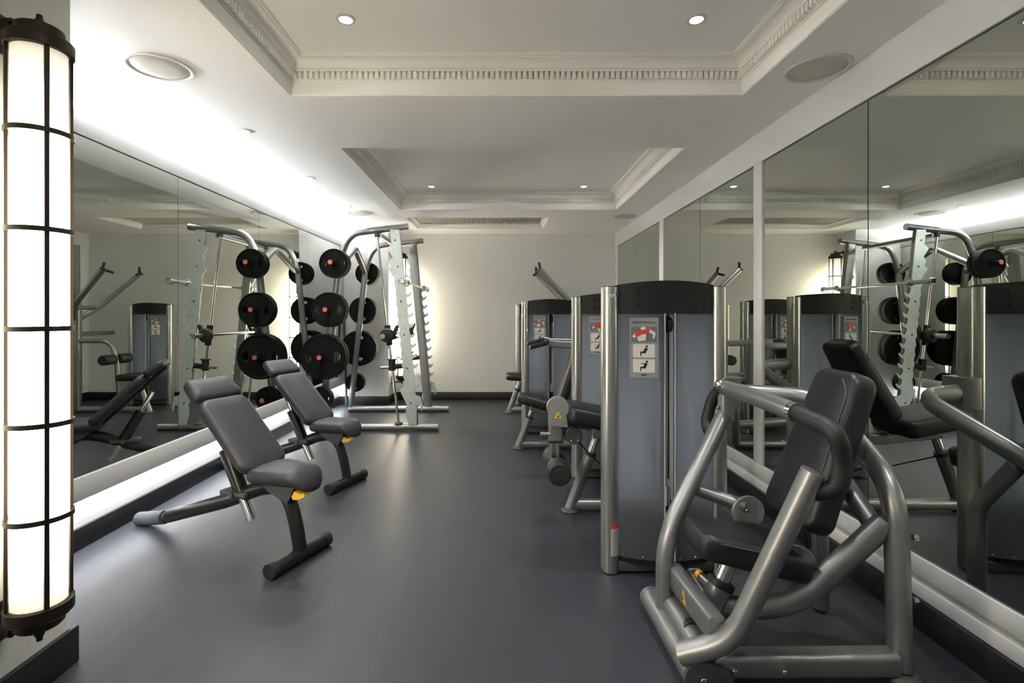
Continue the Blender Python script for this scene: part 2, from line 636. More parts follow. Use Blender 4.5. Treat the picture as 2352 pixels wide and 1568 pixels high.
for a, b in ((0.2, 1.13), (1.23, 2.147), (2.15, 3.01), (3.105, 3.958), (3.961, 4.83), (4.95, 5.808), (5.811, 6.72)):
    obj('mirror_panel', B(XR + 0.010, XR + 0.014, a + 0.0015, b - 0.0015, ZM0 + 0.004, ZM1 - 0.006), M_mirror, rm)

# left mirror unit: fascia, mirror panels, ledge board, LED strips
bmj = B(XW, XM - 0.006, YP0, YP1, 0.30, 2.085)
struct(obj('wall_mirror_box', bmj, M_edge))
struct(obj('trim_13', B(XM - 0.02, XM + 0.004, YP0, YP1, 2.006, 2.113, 0.002), M_white))
struct(obj('trim_14', B(XM - 0.02, XM + 0.010, YP0, YP1, 0.267, 0.377, 0.002), M_white))
lm = thing('wall_mirror', 'long panelled mirror above the glowing ledge, reflecting the black benches', 'mirror', (XM, 4.0, 0.377))
ys = [YP0, 2.10, 3.159, 4.22, 5.283, 6.345, YP1]
for a, b in zip(ys, ys[1:]):
    obj('mirror_panel', B(XM - 0.006, XM - 0.002, a + 0.0015, b - 0.0015, 0.378, 2.000), M_mirror, lm)
led = obj('led_strip', B(-2.22, -2.19, YP0 + 0.02, YP1 - 0.02, 2.0855, 2.098), M_led)
tag(led, 'long white LED strip hidden in the ceiling cove above the bench-side mirror', 'led strip')
struct(obj('trim_15', B(XW, XM, YF, YPB, 2.03, 2.085), M_white))
struct(obj('trim_16', B(XM - 0.02, XM + 0.004, YF, YPB, 2.006, 2.113, 0.002), M_white))
led = obj('led_strip', B(-2.22, -2.19, YF + 0.02, YPB - 0.02, 2.0855, 2.098), M_led)  # added out of view to give fill light from behind the camera
tag(led, 'added unseen white LED fill strip in the recess behind the lamp pier', 'led strip')
led = obj('led_strip', B(-2.05, -2.035, YP0 + 0.02, YP1 - 0.02, 0.292, 0.298), M_led2)
tag(led, 'white LED strip tucked under the ledge, washing the low wall and floor', 'led strip')

# ================================================================== CEILING FITTINGS
def make_downlight():
    t = thing('downlight', '', 'downlight')
    obj('trim_ring', lathe([(0.040, 0.0), (0.040, -0.003), (0.028, -0.004), (0.026, 0.006), (0.026, 0.0)], 'Z', 28), M_white, t, True)
    obj('lens', lathe([(0.0, 0.004), (0.0265, 0.004), (0.0265, -0.001), (0.0, -0.0015)], 'Z', 24), M_lens, t, True)
    li = bpy.data.lights.new('downlight_lamp', 'SPOT')
    li.energy = SPOT_W
    li.color = (0.99, 0.985, 0.975)
    li.spot_size = math.radians(120)
    li.spot_blend = 0.9
    li.shadow_soft_size = 0.03
    lo = bpy.data.objects.new('downlight_lamp', li)
    C.objects.link(lo)
    lo.parent = t
    lo.location = (0, 0, -0.012)
    return t

dl0 = make_downlight()
DL = [(-0.66, 2.17, ZT - 0.001, 'downlight in the ceiling tray above the chest press, on the glowing cove side'),
      (0.834, 2.17, ZT - 0.001, 'downlight in the ceiling tray above the chest press, on the machine side'),
      (-0.68, 5.0, ZT - 0.001, 'downlight in the ceiling tray by the back wall, on the weight rack side'),
      (0.815, 5.0, ZT - 0.001, 'downlight in the ceiling tray by the back wall, on the machine side'),
      (-1.514, 3.01, ZC - 0.001, 'recessed downlight in the ceiling strip beside the cove, above the benches'),
      (-1.52, 4.05, ZC - 0.001, 'middle recessed downlight of the three along the glowing cove'),
      (-1.536, 5.12, ZC - 0.001, 'recessed downlight along the cove above the weight rack'),
      (-0.66, 0.9, ZT - 0.001, 'added unseen fill downlight before the chest press tray end, cove side'),  # from here on: downlights added out of view for fill light
      (0.834, 0.9, ZT - 0.001, 'added unseen fill downlight before the chest press tray end, machine side'),
      (-0.66, -1.3, ZT - 0.001, 'added unseen fill downlight in the tray behind, cove side'),
      (0.834, -1.3, ZT - 0.001, 'added unseen fill downlight in the tray behind, machine side')]
for i, (x, y, z, lab) in enumerate(DL):
    d = dl0 if i == 0 else copy_tree(dl0)
    d.location = (x, y, z)
    tag(d, lab, 'downlight', 'recessed ceiling downlights')


def make_speaker():
    t = thing('ceiling_speaker', '', 'speaker')
    obj('rim', lathe([(0.133, 0.0), (0.133, -0.004), (0.128, -0.007), (0.120, -0.006), (0.116, -0.002), (0.112, -0.002), (0.112, 0.0)], 'Z', 56), M_white, t, True)
    obj('grille', lathe([(0.0, -0.0075), (0.06, -0.0065), (0.108, -0.0035), (0.111, -0.001), (0.0, -0.0005)], 'Z', 56), M_spk, t, True)
    return t

sp0 = make_speaker()
SPK = [(-1.495, 2.235, 'round ceiling speaker in the bright ceiling strip beside the tall wall lamp'),
       (1.40, 2.25, 'round ceiling speaker beside the white-mullioned mirror, over the chest press'),
       (-1.497, 5.45, 'round ceiling speaker above the weight rack'),
       (1.375, 5.62, 'round ceiling speaker beside the mirror near the back wall')]
for i, (x, y, lab) in enumerate(SPK):
    s = sp0 if i == 0 else copy_tree(sp0)
    s.location = (x, y, ZC - 0.0005)
    tag(s, lab, 'speaker', 'flush ceiling speakers')

# ================================================================== WALL LAMPS
def make_lamp():
    """origin on the lamp axis at floor height; the wall is at local x = -0.13"""
    t = thing('wall_lamp', '', 'wall lamp')
    zb, zt, r = 0.335, 1.895, 0.062
    obj('diffuser', lathe([(0, zb), (r, zb), (r, zt), (0, zt)], 'Z', 48), M_lamp, t, True)
    tc = obj('top_cap', lathe([(0.0, zt + 0.056), (0.050, zt + 0.056), (0.056, zt + 0.051), (0.058, zt + 0.026), (0.072, zt + 0.024), (0.077, zt + 0.018),
                               (0.077, zt - 0.012), (0.072, zt - 0.014), (0.064, zt - 0.014), (0.0635, zt + 0.004), (0, zt + 0.004)], 'Z', 48), M_bronze, t, True)
    bc = obj('bottom_cap', lathe([(0, zb - 0.004), (0.0635, zb - 0.004), (0.064, zb + 0.014), (0.072, zb + 0.014), (0.077, zb + 0.012), (0.077, zb - 0.018), (0.070, zb - 0.026),
                                  (0.058, zb - 0.030), (0.056, zb - 0.048), (0.050, zb - 0.054), (0, zb - 0.054)], 'Z', 48), M_bronze, t, True)
    rings = [1.652, 1.382, 1.111, 0.848, 0.588]
    ring_me = to_mesh('cage_ring', lathe([(0.0735, -0.007), (0.0765, -0.007), (0.0765, 0.007), (0.0735, 0.007), (0.0735, -0.007)], 'Z', 48), M_bronze)
    for i, z in enumerate(rings):
        inst('cage_ring', ring_me, t, (0, 0, z))
    bar_me = to_mesh('cage_bar', B(0.066, 0.0735, -0.0055, 0.0055, zb, zt), M_bronze)
    for k in range(4):
        inst('cage_bar', bar_me, t, (0, 0, 0), (0, 0, math.radians(-36 + 90 * k)))
    for z, sgn, p in ((zt + 0.068, 1, tc), (zb - 0.072, -1, bc)):
        obj('bracket_arm', T([(-0.128, 0, z), (0.0, 0, z)], 0.0085), M_bronze, t, True)
        obj('bracket_collar', T([(-0.128, 0, z), (-0.075, 0, z)], 0.015), M_bronze, t, True)
        obj('wall_plate', B(-0.1295, -0.120, -0.03, 0.03, z - 0.075 if sgn > 0 else z - 0.035, z + 0.035 if sgn > 0 else z + 0.075, 0.003), M_bronze, t, True)
        obj('finial', lathe([(0, sgn * 0.026), (0.007, sgn * 0.024), (0.008, sgn * 0.014), (0.011, sgn * 0.009), (0.014, 0), (0.011, -sgn * 0.009), (0.009, -sgn * 0.015), (0, -sgn * 0.015)], 'Z', 20, (0, 0, z)), M_bronze, t, True)
    return t

lamp0 = make_lamp()
lamp0.location = (XP + 0.13, 1.425, 0)
tag(lamp0, 'tall lit cylinder wall lamp in a bronze cage, on the pier beside the bright ledge', 'wall lamp', 'caged wall lamps')
l2 = copy_tree(lamp0)
l2.location = (XP - 0.01 + 0.13, 6.70, 0)
tag(l2, 'lit cylinder wall lamp in the back corner, partly hidden by the weight rack', 'wall lamp', 'caged wall lamps')

# ================================================================== BENCHES
def make_bench():
    """local x = from the tail to the front foot, origin under the front foot bar"""
    t = thing('adjustable_bench', '', 'bench')
    def at(s, z, w=0.0):
        return Vector((s, w, z))
    fb = obj('foot_bar', T([at(0, 0.034, -0.15), at(0, 0.034, 0.15)], 0.033), M_bframe, t, True)
    for sg in (-1, 1):
        obj('foot_cap', T([at(0, 0.034, sg * 0.148), at(0, 0.034, sg * 0.185)], 0.0345), M_rubber, fb, True)
    oval = circ(0.026, 16, 0.036)
    obj('front_leg', T([at(0.002, 0.05), at(-0.02, 0.16), at(-0.07, 0.30), at(-0.20, 0.335)], oval, 0.11), M_bframe, t, True)
    obj('spine', T([at(-0.12, 0.335), at(-0.24, 0.315), at(-0.45, 0.225), at(-0.90, 0.078)], oval, 0.12), M_bframe, t, True)
    obj('tail_neck', T([at(-0.86, 0.090), at(-0.98, 0.058)], 0.024), M_darkgrey, t, True)
    bd = Vector((-0.25, 0, -0.048)).normalized()
    b0 = at(-0.925, 0.068)
    obj('tail_boot', T([b0, b0 + bd * 0.15, b0 + bd * 0.155, b0 + bd * 0.165, b0 + bd * 0.17, b0 + bd * 0.21], 0.036), M_boot, t, True)
    # telescopic column
    d = (at(-0.300, 0.145) - at(-0.545, 0.60)).normalized()
    top = at(-0.545, 0.60)
    obj('column', T([top + d * 0.145, top + d * 0.40], circ(0.034, 16, 0.034)), M_bframe, t, True)
    obj('column_rod', T([top + d * 0.0, top + d * 0.16], 0.015), M_chrome, t, True)
    obj('column_tail', T([top + d * 0.39, top + d * 0.515], 0.024), M_chrome, t, True)
    obj('pivot_bracket', B(-0.47, -0.30, -0.045, 0.045, 0.262, 0.285, 0.006), M_darkgrey, t, True)
    obj('pivot_bolt', T([at(-0.385, 0.275, -0.055), at(-0.385, 0.275, 0.055)], 0.014), M_darkgrey, t, True)
    # seat mount with yellow pull
    out = [(-0.20, 0.36), (-0.02, 0.385), (0.0, 0.35), (-0.035, 0.285), (-0.075, 0.285), (-0.16, 0.32)]
    for w in (-0.04, 0.034):
        obj('seat_plate', prism(out, w, w + 0.006), M_darkgrey, t, True)
    kn = obj('adjust_knob', prism([(0.0, 0.318), (0.018, 0.345), (0.055, 0.335), (0.072, 0.345), (0.075, 0.328), (0.045, 0.312), (0.01, 0.305)], -0.055, -0.02), M_yellow, t, True)
    kn['label'] = 'yellow adjusting lever'
    # pads
    seat = slab(0.35, 0.24, 0.20, 0.068, 0.085, 0.030, frame(at(-0.262, 0.425), (1, 0, 0.04), (0, 0, 1)), 0.012)
    for v in seat.verts:
        if v.co.x > 0.0:          # the nose rolls down
            k = (v.co.x) / 0.09
            v.co.z -= 0.05 * k * k
        v.co.z += 0.010 * (abs(v.co.y) / 0.12) ** 2
    obj('seat_pad', seat, M_bvinyl, t, True)
    bx = Vector((-0.30, 0, 0.300)).normalized()
    bn = Vector((0.300, 0, 0.30)).normalized()
    obj('back_pad', slab(0.44, 0.27, 0.275, 0.055, 0.055, 0.022, frame(at(-0.188, 0.432), bx, bn), 0.004), M_bvinyl, t, True)
    hx = Vector((-0.32, 0, 0.27)).normalized()
    hn = Vector((0.27, 0, 0.32)).normalized()
    h0 = at(-0.188, 0.432) + bx * 0.447
    obj('head_pad', slab(0.135, 0.27, 0.25, 0.055, 0.03, 0.020, frame(h0, hx, hn), 0.004), M_bvinyl, t, True)
    c0 = at(-0.188, 0.432) - bn * 0.057
    obj('pad_frame', T([c0 + bx * 0.02 - bn * 0.012, c0 + bx * 0.56 - bn * 0.012], rrect(0.05, 0.024, 0.006)), M_bframe, t, True)
    obj('pad_board', slab(0.40, 0.225, 0.23, 0.008, 0.04, 0.002, frame(c0 + bx * 0.02 + bn * 0.002, bx, bn)), M_darkgrey, t, True)
    obj('seat_post', T([at(-0.13, 0.33), at(-0.12, 0.36)], 0.03), M_bframe, t, True)
    return t

bench0 = make_bench()
bench0.location = (-0.935, 2.375, 0)
bench0.rotation_euler = (0, 0, math.radians(-22))
tag(bench0, 'black inclined weight bench with yellow lever, tail reaching towards the tall wall lamp', 'bench', 'adjustable benches')
bench1 = copy_tree(bench0)
bench1.location = (-1.03, 3.41, 0)
bench1.rotation_euler = (0, 0, math.radians(-22))
tag(bench1, 'black inclined weight bench with yellow lever, standing in front of the weight rack', 'bench', 'adjustable benches')

# ================================================================== SMITH MACHINE
Y1, Y2 = 5.05, 6.03
sm = thing('smith_machine', 'tall silver rack with toothed uprights and a guided bar, holding black weight plates', 'weight rack', (-1.2, 5.55, 0))
def upright_x(z):     # front upright centre line
    return -0.86 + (z - 0.06) * (-1.042 + 0.86) / (1.96 - 0.06)
for yy, near in ((Y1, True), (Y2, False)):
    obj('base_tube', T([(-1.80, yy, 0.036), (-0.615, yy, 0.036)], 0.034), M_silver, sm)
    obj('rear_upright', T([(-0.915, yy, 2.02), (-1.49, yy, 1.955), (-1.595, yy, 1.72), (-1.775, yy, 0.06)], 0.034, 0.16), M_silver, sm)
    ux0, ux1 = upright_x(0.06), upright_x(1.985)
    yt = yy + (0.035 if near else -0.035) * 0
    obj('front_upright', T([(ux0, yy, 0.06), (ux1, yy, 1.985)], rrect(0.088, 0.05, 0.008), up=(0, 1, 0)), M_silver, sm)
    # toothed plate on the outer side of the near frame / inner side of the far frame
    pts = []
    half = 0.046
    zb, zt_ = 0.06, 1.985
    left = [(-half, zb), (-half - 0.02, zb + 0.12), (-half, zb + 0.2), (-half - 0.05, zb + 0.33), (-half - 0.04, zb + 0.36), (-half - 0.01, zb + 0.36)]
    z = 0.50
    while z < 1.45:
        left += [(-half, z), (-half - 0.012, z + 0.05)]
        z += 0.1
    left += [(-half, 1.50), (-half - 0.055, 1.60), (-half - 0.02, 1.63), (-half - 0.03, 1.68), (-half, 1.72), (-half - 0.045, 1.80), (-half, 1.84), (-half, zt_)]
    right = [(half, zt_), (half, 1.53)]
    zh = 1.436
    for k in range(11):
        z = zh - k * 0.1
        right += [(half + 0.002, z + 0.052), (half + 0.010, z + 0.022), (half + 0.024, z + 0.012), (half + 0.050, z + 0.034), (half + 0.062, z + 0.026),
                  (half + 0.040, z - 0.008), (half + 0.012, z - 0.018), (half + 0.002, z - 0.03)]
    right += [(half, 0.36), (half + 0.055, 0.34), (half + 0.068, 0.24), (half + 0.045, 0.19), (half + 0.04, 0.26), (half + 0.005, 0.25), (half - 0.005, 0.16), (half - 0.015, zb)]
    outline = [(x + upright_x(z), z) for x, z in left + right]
    bmp = bmesh.new()
    y0 = yy - 0.0335 if near else yy + 0.0255
    a = [bmp.verts.new((p[0], y0, p[1])) for p in outline]
    b = [bmp.verts.new((p[0], y0 + 0.008, p[1])) for p in outline]
    for i in range(len(outline)):
        j = (i + 1) % len(outline)
        bmp.faces.new((a[i], a[j], b[j], b[i]))
    for tri in tessellate_polygon([[Vector((p[0], p[1], 0)) for p in outline]]):
        bmp.faces.new([a[q] for q in tri])
        bmp.faces.new([b[q] for q in reversed(tri)])
    obj('hook_plate', bmp, M_galv, sm)
    if near:
        for z in (0.28, 0.62, 0.95, 1.28, 1.62, 1.88):
            obj('plate_bolt', disc((upright_x(z) - 0.005, y0 - 0.002, z), 0.009, 0.006), M_darkgrey, sm)
    # guide rod with its clamps
    yr = yy - 0.055 if near else yy + 0.055
    rt, rb = Vector((-1.228, yy + (0.0), 1.95)), Vector((-1.012, yy, 0.07))
    obj('guide_rod', T([rt, rb], 0.0125), M_chrome, sm)
    obj('rod_clamp', T([rt + Vector((-0.004, 0, 0.035)), rt + Vector((0.006, 0, -0.03))], 0.026), M_darkgrey, sm)
    obj('rod_foot', lathe([(0, 0.064), (0.042, 0.064), (0.042, 0.076), (0.02, 0.088), (0, 0.088)], 'Z', 20, (rb.x, yy, 0)), M_darkgrey, sm)
    # carriage
    def rod_at(z):
        return rt + (rb - rt) * ((rt.z - z) / (rt.z - rb.z))
    obj('bar_carriage', T([rod_at(1.045), rod_at(0.845)], 0.030), M_rubber, sm)
    c = rod_at(0.945)
    hk = [(c.x + 0.02, 0.93), (c.x + 0.075, 1.04), (c.x + 0.10, 1.05), (c.x + 0.105, 1.03), (c.x + 0.07, 0.94), (c.x + 0.10, 0.925), (c.x + 0.06, 0.90)]
    obj('bar_hook', prism(hk, yy - 0.02, yy + 0.012), M_rubber, sm)
    s_ = rod_at(0.64)
    obj('safety_stop', T([s_ + Vector((0, 0, 0.06)), s_ + Vector((0, 0, -0.045))], 0.034), M_rubber, sm)
    obj('stop_collar', disc((s_.x, yy, s_.z + 0.065), 0.048, 0.012, 'Z'), M_rubber, sm)
    obj('stop_spring', T([s_ + Vector((0, 0, -0.01)), s_ + Vector((0.125, 0, 0.005))], 0.026), M_rubber, sm)
    obj('stop_pin', T([s_ + Vector((0, 0, -0.012)), s_ + Vector((-0.11, 0, -0.018))], 0.014), M_silver, sm)
# guided bar
c = Vector((-1.113, 0, 0.945))
obj('guided_bar', T([(c.x, Y1 - 0.05, c.z), (c.x, Y2 + 0.05, c.z)], 0.0145), M_chrome, sm)
for yy, sg in ((Y1, -1), (Y2, 1)):
    obj('bar_collar', disc((c.x, yy + sg * 0.055, c.z), 0.070, 0.05, bev=0.012), M_rubber, sm)
    obj('bar_sleeve', T([(c.x, yy + sg * 0.06, c.z), (c.x, yy + sg * 0.26, c.z)], 0.024), M_chrome, sm)
# cross members
obj('rear_brace', T([(-1.60, Y1, 1.63), (-1.57, 5.50, 1.86), (-1.60, Y2, 1.64)], rrect(0.06, 0.05, 0.01), 0.05), M_silver, sm)
obj('top_brace', T([(-1.20, Y1, 1.935), (-1.20, Y2, 1.935)], 0.026), M_silver, sm)


def rear_x(z):
    return -1.595 + (z - 1.72) * (-1.775 + 1.595) / (0.06 - 1.72)

NEARH = [(1.642, 0.1415, 0.12), (1.195, 0.170, 0.12), (0.745, 0.220, 0.14), (0.335, 0.115, 0.09)]
for z, r, w in NEARH:
    for yy, sg in ((Y1, -1), (Y2, 1)):
        obj('plate_horn', T([(rear_x(z), yy, z), (rear_x(z), yy + sg * (0.14 + w), z)], 0.023), M_chrome, sm)
        obj('horn_end', disc((rear_x(z), yy + sg * (0.143 + w), z), 0.0235, 0.006, 'Y', 20, 0.001), M_darkgrey, sm)
        if sg < 0:
            obj('horn_label', disc((rear_x(z), yy + sg * (0.1465 + w), z), 0.021, 0.002, 'Y', 20, 0.0005), M_redhub, sm)

def plate_mesh(r, th, rot):
    """slightly facetted rubber disc with a raised rim, hub and two oval grip openings; axis along y"""
    bm = bmesh.new()
    n = 48
    def pol(rad, i):
        a = 2 * PI * i / n
        k = 1.0
        if rad > r * 0.9:
            q = (a % (2 * PI / 14)) - PI / 14
            k = math.cos(PI / 14) / math.cos(q) * 0.5 + 0.5
        return (rad * k * math.cos(a + rot), rad * k * math.sin(a + rot))
    inner = [(0.026, 0.0), (r * 0.22, 0.0), (r * 0.25, 0.007)]
    outer = [(r * 0.87, 0.007), (r * 0.90, 0.0), (r * 0.985, 0.0), (r, 0.008)]
    def ring(rad, y):
        return [bm.verts.new((pol(rad, i)[0], y, pol(rad, i)[1])) for i in range(n)]
    def oval(sg, y):
        c0 = Vector((math.cos(rot), math.sin(rot))) * (0.635 * r * sg)
        e1 = Vector((math.cos(rot), math.sin(rot)))
        e2 = Vector((-e1.y, e1.x))
        pts = [c0 + e1 * (0.135 * r * math.cos(2 * PI * k / 24)) + e2 * (0.25 * r * math.sin(2 * PI * k / 24)) - e1 * (0.07 * r * sg * math.sin(2 * PI * k / 24) ** 2) for k in range(24)]
        return [bm.verts.new((p.x, y, p.y)) for p in pts]
    sides = []
    for sd in (-1, 1):
        fi = [ring(a_, sd * (th / 2 - d)) for a_, d in inner]
        fo = [ring(a_, sd * (th / 2 - d)) for a_, d in outer]
        ho = [oval(1, sd * (th / 2 - 0.007)), oval(-1, sd * (th / 2 - 0.007))]
        for rs in (fi, fo):
            for a_, b_ in zip(rs, rs[1:]):
                for i in range(n):
                    bm.faces.new((a_[i], a_[(i + 1) % n], b_[(i + 1) % n], b_[i]))
        loops = [fo[0], fi[-1], ho[0], ho[1]]
        flat = [v for lp in loops for v in lp]
        for tri in tessellate_polygon([[Vector((v.co.x, v.co.z, 0)) for v in lp] for lp in loops]):
            bm.faces.new([flat[q] for q in tri])
        sides.append((fi[0], fo[-1], ho[0], ho[1]))
    for la, lb in zip(*sides):
        m_ = len(la)
        for i in range(m_):
            bm.faces.new((la[i], la[(i + 1) % m_], lb[(i + 1) % m_], lb[i]))
    return bm

words = ['top peg', 'second peg', 'third peg', 'lowest peg']
for (z, r, w), wd in zip(NEARH, words):
    for yy, sg, side, rot in ((Y1, -1, 'bench side', math.radians(2)), (Y2, 1, 'back-wall side', math.radians(88))):
        th = w / 2 - 0.005
        m_ = to_mesh('weight_plate', plate_mesh(r if sg < 0 else r * 0.97, th, rot), M_plate, 35)
        for k in range(2):
            po = inst('weight_plate', m_, None, (rear_x(z), yy + sg * (0.055 + th / 2 + (1 - k) * (th + 0.004)), z), (0, 0, 0))
            lab = 'black rubber weight plate, %s of the rack\'s %s, %s of the pair' % (wd, side, 'outer' if k == 0 else 'inner')
            tag(po, lab, 'weight plate', 'weight plates on the rack')

# loose barbell on the hooks
bb = thing('barbell', 'long chrome barbell with spring collars lying across the upper hooks of the rack', 'barbell', (-0.922, 5.55, 1.461))
bz, bx_ = 1.4625, -0.921
obj('shaft', T([(bx_, 5.0, bz), (bx_, 6.1, bz)], 0.0135), M_chrome, bb)
for y0, y1 in ((4.73, 5.0), (6.1, 6.37)):
    obj('sleeve', T([(bx_, y0, bz), (bx_, y1, bz)], 0.024), M_chrome, bb)
    obj('sleeve_ring', disc((bx_, y1 if y0 < 5 else y0, bz), 0.034, 0.03, bev=0.006), M_chrome, bb)
for yc in (4.745, 6.34):
    helix = [Vector((bx_ + 0.029 * math.cos(a * 0.8), yc + (a / 30 - 0.5) * 0.04, bz + 0.029 * math.sin(a * 0.8))) for a in range(31)]
    obj('spring_collar', T(helix + [helix[-1] + Vector((0.05, 0.02, 0.03))], circ(0.0032, 6)), M_chrome, bb)

# stick leaning in the corner
st = thing('pole', 'thin dark pole with a green rubber tip leaning in the corner behind the rack', 'pole', (-1.93, 6.38, 0))
pb = Vector((-1.93, 6.38, 0.012))
pt = Vector((-1.985, 6.44, 1.35))
dd = (pt - pb).normalized()
obj('shaft', T([pb + dd * 0.10, pt], 0.014), M_darkgrey, st)
obj('tip', T([pb, pb + dd * 0.11], 0.018), M_green, st)

# ================================================================== WEIGHT-STACK MACHINES
HW = 0.277        # half width of a tower
def plan_front(x):
    return -0.036 - 0.050 * (1 - (x / 0.21) ** 2)

def stadium(cx_, w, d, n=10):
    r = w / 2
    pts = []
    for k in range(n + 1):
        a = PI * k / n
        pts.append((cx_ + r * math.cos(a), d / 2 - r + r * math.sin(a)))
    for k in range(n + 1):
        a = PI + PI * k / n
        pts.append((cx_ + r * math.cos(a), -d / 2 + r + r * math.sin(a)))
    return pts

def curved_panel(x0, x1, z0, z1, th, sgn=1, n=10, zarch=0.0):
    bm = bmesh.new()
    cols = []
    for i in range(n + 1):
        x = x0 + (x1 - x0) * i / n
        y = plan_front(x) * sgn
        za = z1 + zarch * (1 - (x / 0.25) ** 2)
        cols.append([bm.verts.new(p) for p in ((x, y, z0), (x, y, za), (x, y + th * sgn, za), (x, y + th * sgn, z0))])
    for a, b in zip(cols, cols[1:]):
        for k in range(4):
            bm.faces.new((a[k], a[(k + 1) % 4], b[(k + 1) % 4], b[k]))
    bm.faces.new(cols[0])
    bm.faces.new(list(reversed(cols[-1])))
    return bm

def single_curve(x0, x1, z0, z1, sgn=1, n=10):
    bm = bmesh.new()
    cols = []
    for i in range(n + 1):
        x = x0 + (x1 - x0) * i / n
        cols.append([bm.verts.new((x, plan_front(x) * sgn, z)) for z in (z0, z1)])
    for a, b in zip(cols, cols[1:]):
        bm.faces.new((a[0], b[0], b[1], a[1]))
    return bm

ZTOP = 1.272
TM = {}
TM['column'] = to_mesh('side_column', prism(stadium(0, 0.070, 0.11), 0.006, ZTOP, 'XY'), M_alu, 30)
TM['cap'] = None
bmj = curved_panel(-0.212, 0.212, 1.152, ZTOP + 0.004, 0.012, 1, 14, 0.022)
TM['cap'] = to_mesh('top_cap', bmj, M_cap, 50)
bmj = bmesh.new()
outl = [(x, plan_front(x) + 0.006) for x in [-0.21 + 0.42 * i / 14 for i in range(15)]] + [(x, -plan_front(x) - 0.006) for x in [0.21 - 0.42 * i / 14 for i in range(15)]]
TM['lid'] = to_mesh('cap_lid', prism(outl, ZTOP - 0.006, ZTOP + 0.002, 'XY'), M_cap)
TM['backcap'] = to_mesh('rear_cap', curved_panel(-0.212, 0.212, 1.152, ZTOP + 0.004, 0.012, -1, 14, 0.022), M_cap, 50)
TM['panelL'] = to_mesh('front_panel', single_curve(-0.210, -0.020, 0.075, 1.155), M_frost, 60)
TM['panelR'] = to_mesh('front_panel', single_curve(0.026, 0.210, 0.075, 1.155), M_frost, 60)
TM['back'] = to_mesh('rear_panel', single_curve(-0.212, 0.212, 0.075, 1.155, -1), mat('rear_shroud', (0.80, 0.81, 0.83), 0.5), 60)
TM['edge'] = to_mesh('panel_edge', B(-0.0022, 0.0022, -0.004, 0.004, 0.075, 1.155), mat('panel_edge_clear', (0.5, 0.52, 0.53), 0.25))
TM['plinth'] = to_mesh('plinth', prism([(x * 1.0, y * 0.97) for x, y in outl], 0.052, 0.074, 'XY'), M_cap)
TM['foot'] = to_mesh('base_rail', B(-0.21, 0.21, -0.045, 0.045, 0.012, 0.055, 0.004), M_darkgrey)
TM['bolt'] = to_mesh('bolt_head', disc((0, 0, 0), 0.0085, 0.006, 'Y', 16, 0.001), M_hole)
TM['rivet'] = to_mesh('rivet', disc((0, 0, 0), 0.004, 0.004, 'Y', 12, 0.001), M_chrome)
TM['plate'] = to_mesh('stack_plate', B(-0.175, 0.175, -0.02, 0.03, 0, 0.0225, 0.0015), M_rubber)
TM['rod'] = to_mesh('guide_rod', T([(0, 0, 0.06), (0, 0, 1.17)], 0.009), M_grey)
TM['selector'] = to_mesh('selector_head', T([(0, 0, 0.0), (0, 0, 0.03), (0, 0, 0.031), (0, 0, 0.085)], 0.012), M_chrome)
TM['cable'] = to_mesh('cable', T([(0, 0, 0.42), (0, 0, 1.16)], 0.004, 0), M_ink)
TM['pulley'] = to_mesh('pulley', disc((0, 0, 0), 0.034, 0.024, 'X', 24, 0.004), M_cap)
TM['spine'] = to_mesh('inner_spine', B(-0.018, 0.006, -0.030, -0.022, 0.07, 1.15), M_hole)
bmj = bmesh.new()
for k in range(11):
    x_ = -0.025 + k * 0.0045
    box(bmj, x_, x_ + 0.0028, -0.0006, 0, -0.006, 0.006 if k in (0, 4, 10) else 0.002 + 0.002 * (k % 2))
box(bmj, -0.025, 0.022, -0.0006, 0, -0.0105, -0.0085)
TM['logo_w'] = to_mesh('brand_lettering', bmj, M_white_ink)
TM['ttl'] = text_mesh('PRIMARY MUSCLES', 0.0115, M_ink)
TM['one'] = text_mesh('1', 0.007, M_ink)
TM['two'] = text_mesh('2', 0.007, M_ink)


def poly(pts, y, material, name, parent, t=0.0008):
    """flat print: outline in the placard's own x,z, front at y"""
    bm = prism(pts, y - t, y)
    f = [f for f in bm.faces if len(f.verts) > 4]
    bmesh.ops.triangulate(bm, faces=f)
    return obj(name, bm, material, parent, True)


def rr(cx_, cz, w, h, r=0.004):
    return [(cx_ + a, cz + b) for a, b in rrect(w, h, r)]


def blob(cx_, cz, rx, rz, n=14):
    return [(cx_ + rx * math.cos(2 * PI * i / n), cz + rz * math.sin(2 * PI * i / n)) for i in range(n)]


def limb(p, q, w0, w1):
    p, q = Vector((p[0], p[1])), Vector((q[0], q[1]))
    d = (q - p).normalized()
    nrm = Vector((-d.y, d.x))
    return [tuple(p + nrm * w0), tuple(p - nrm * w0), tuple(q - nrm * w1), tuple(q + nrm * w1)]


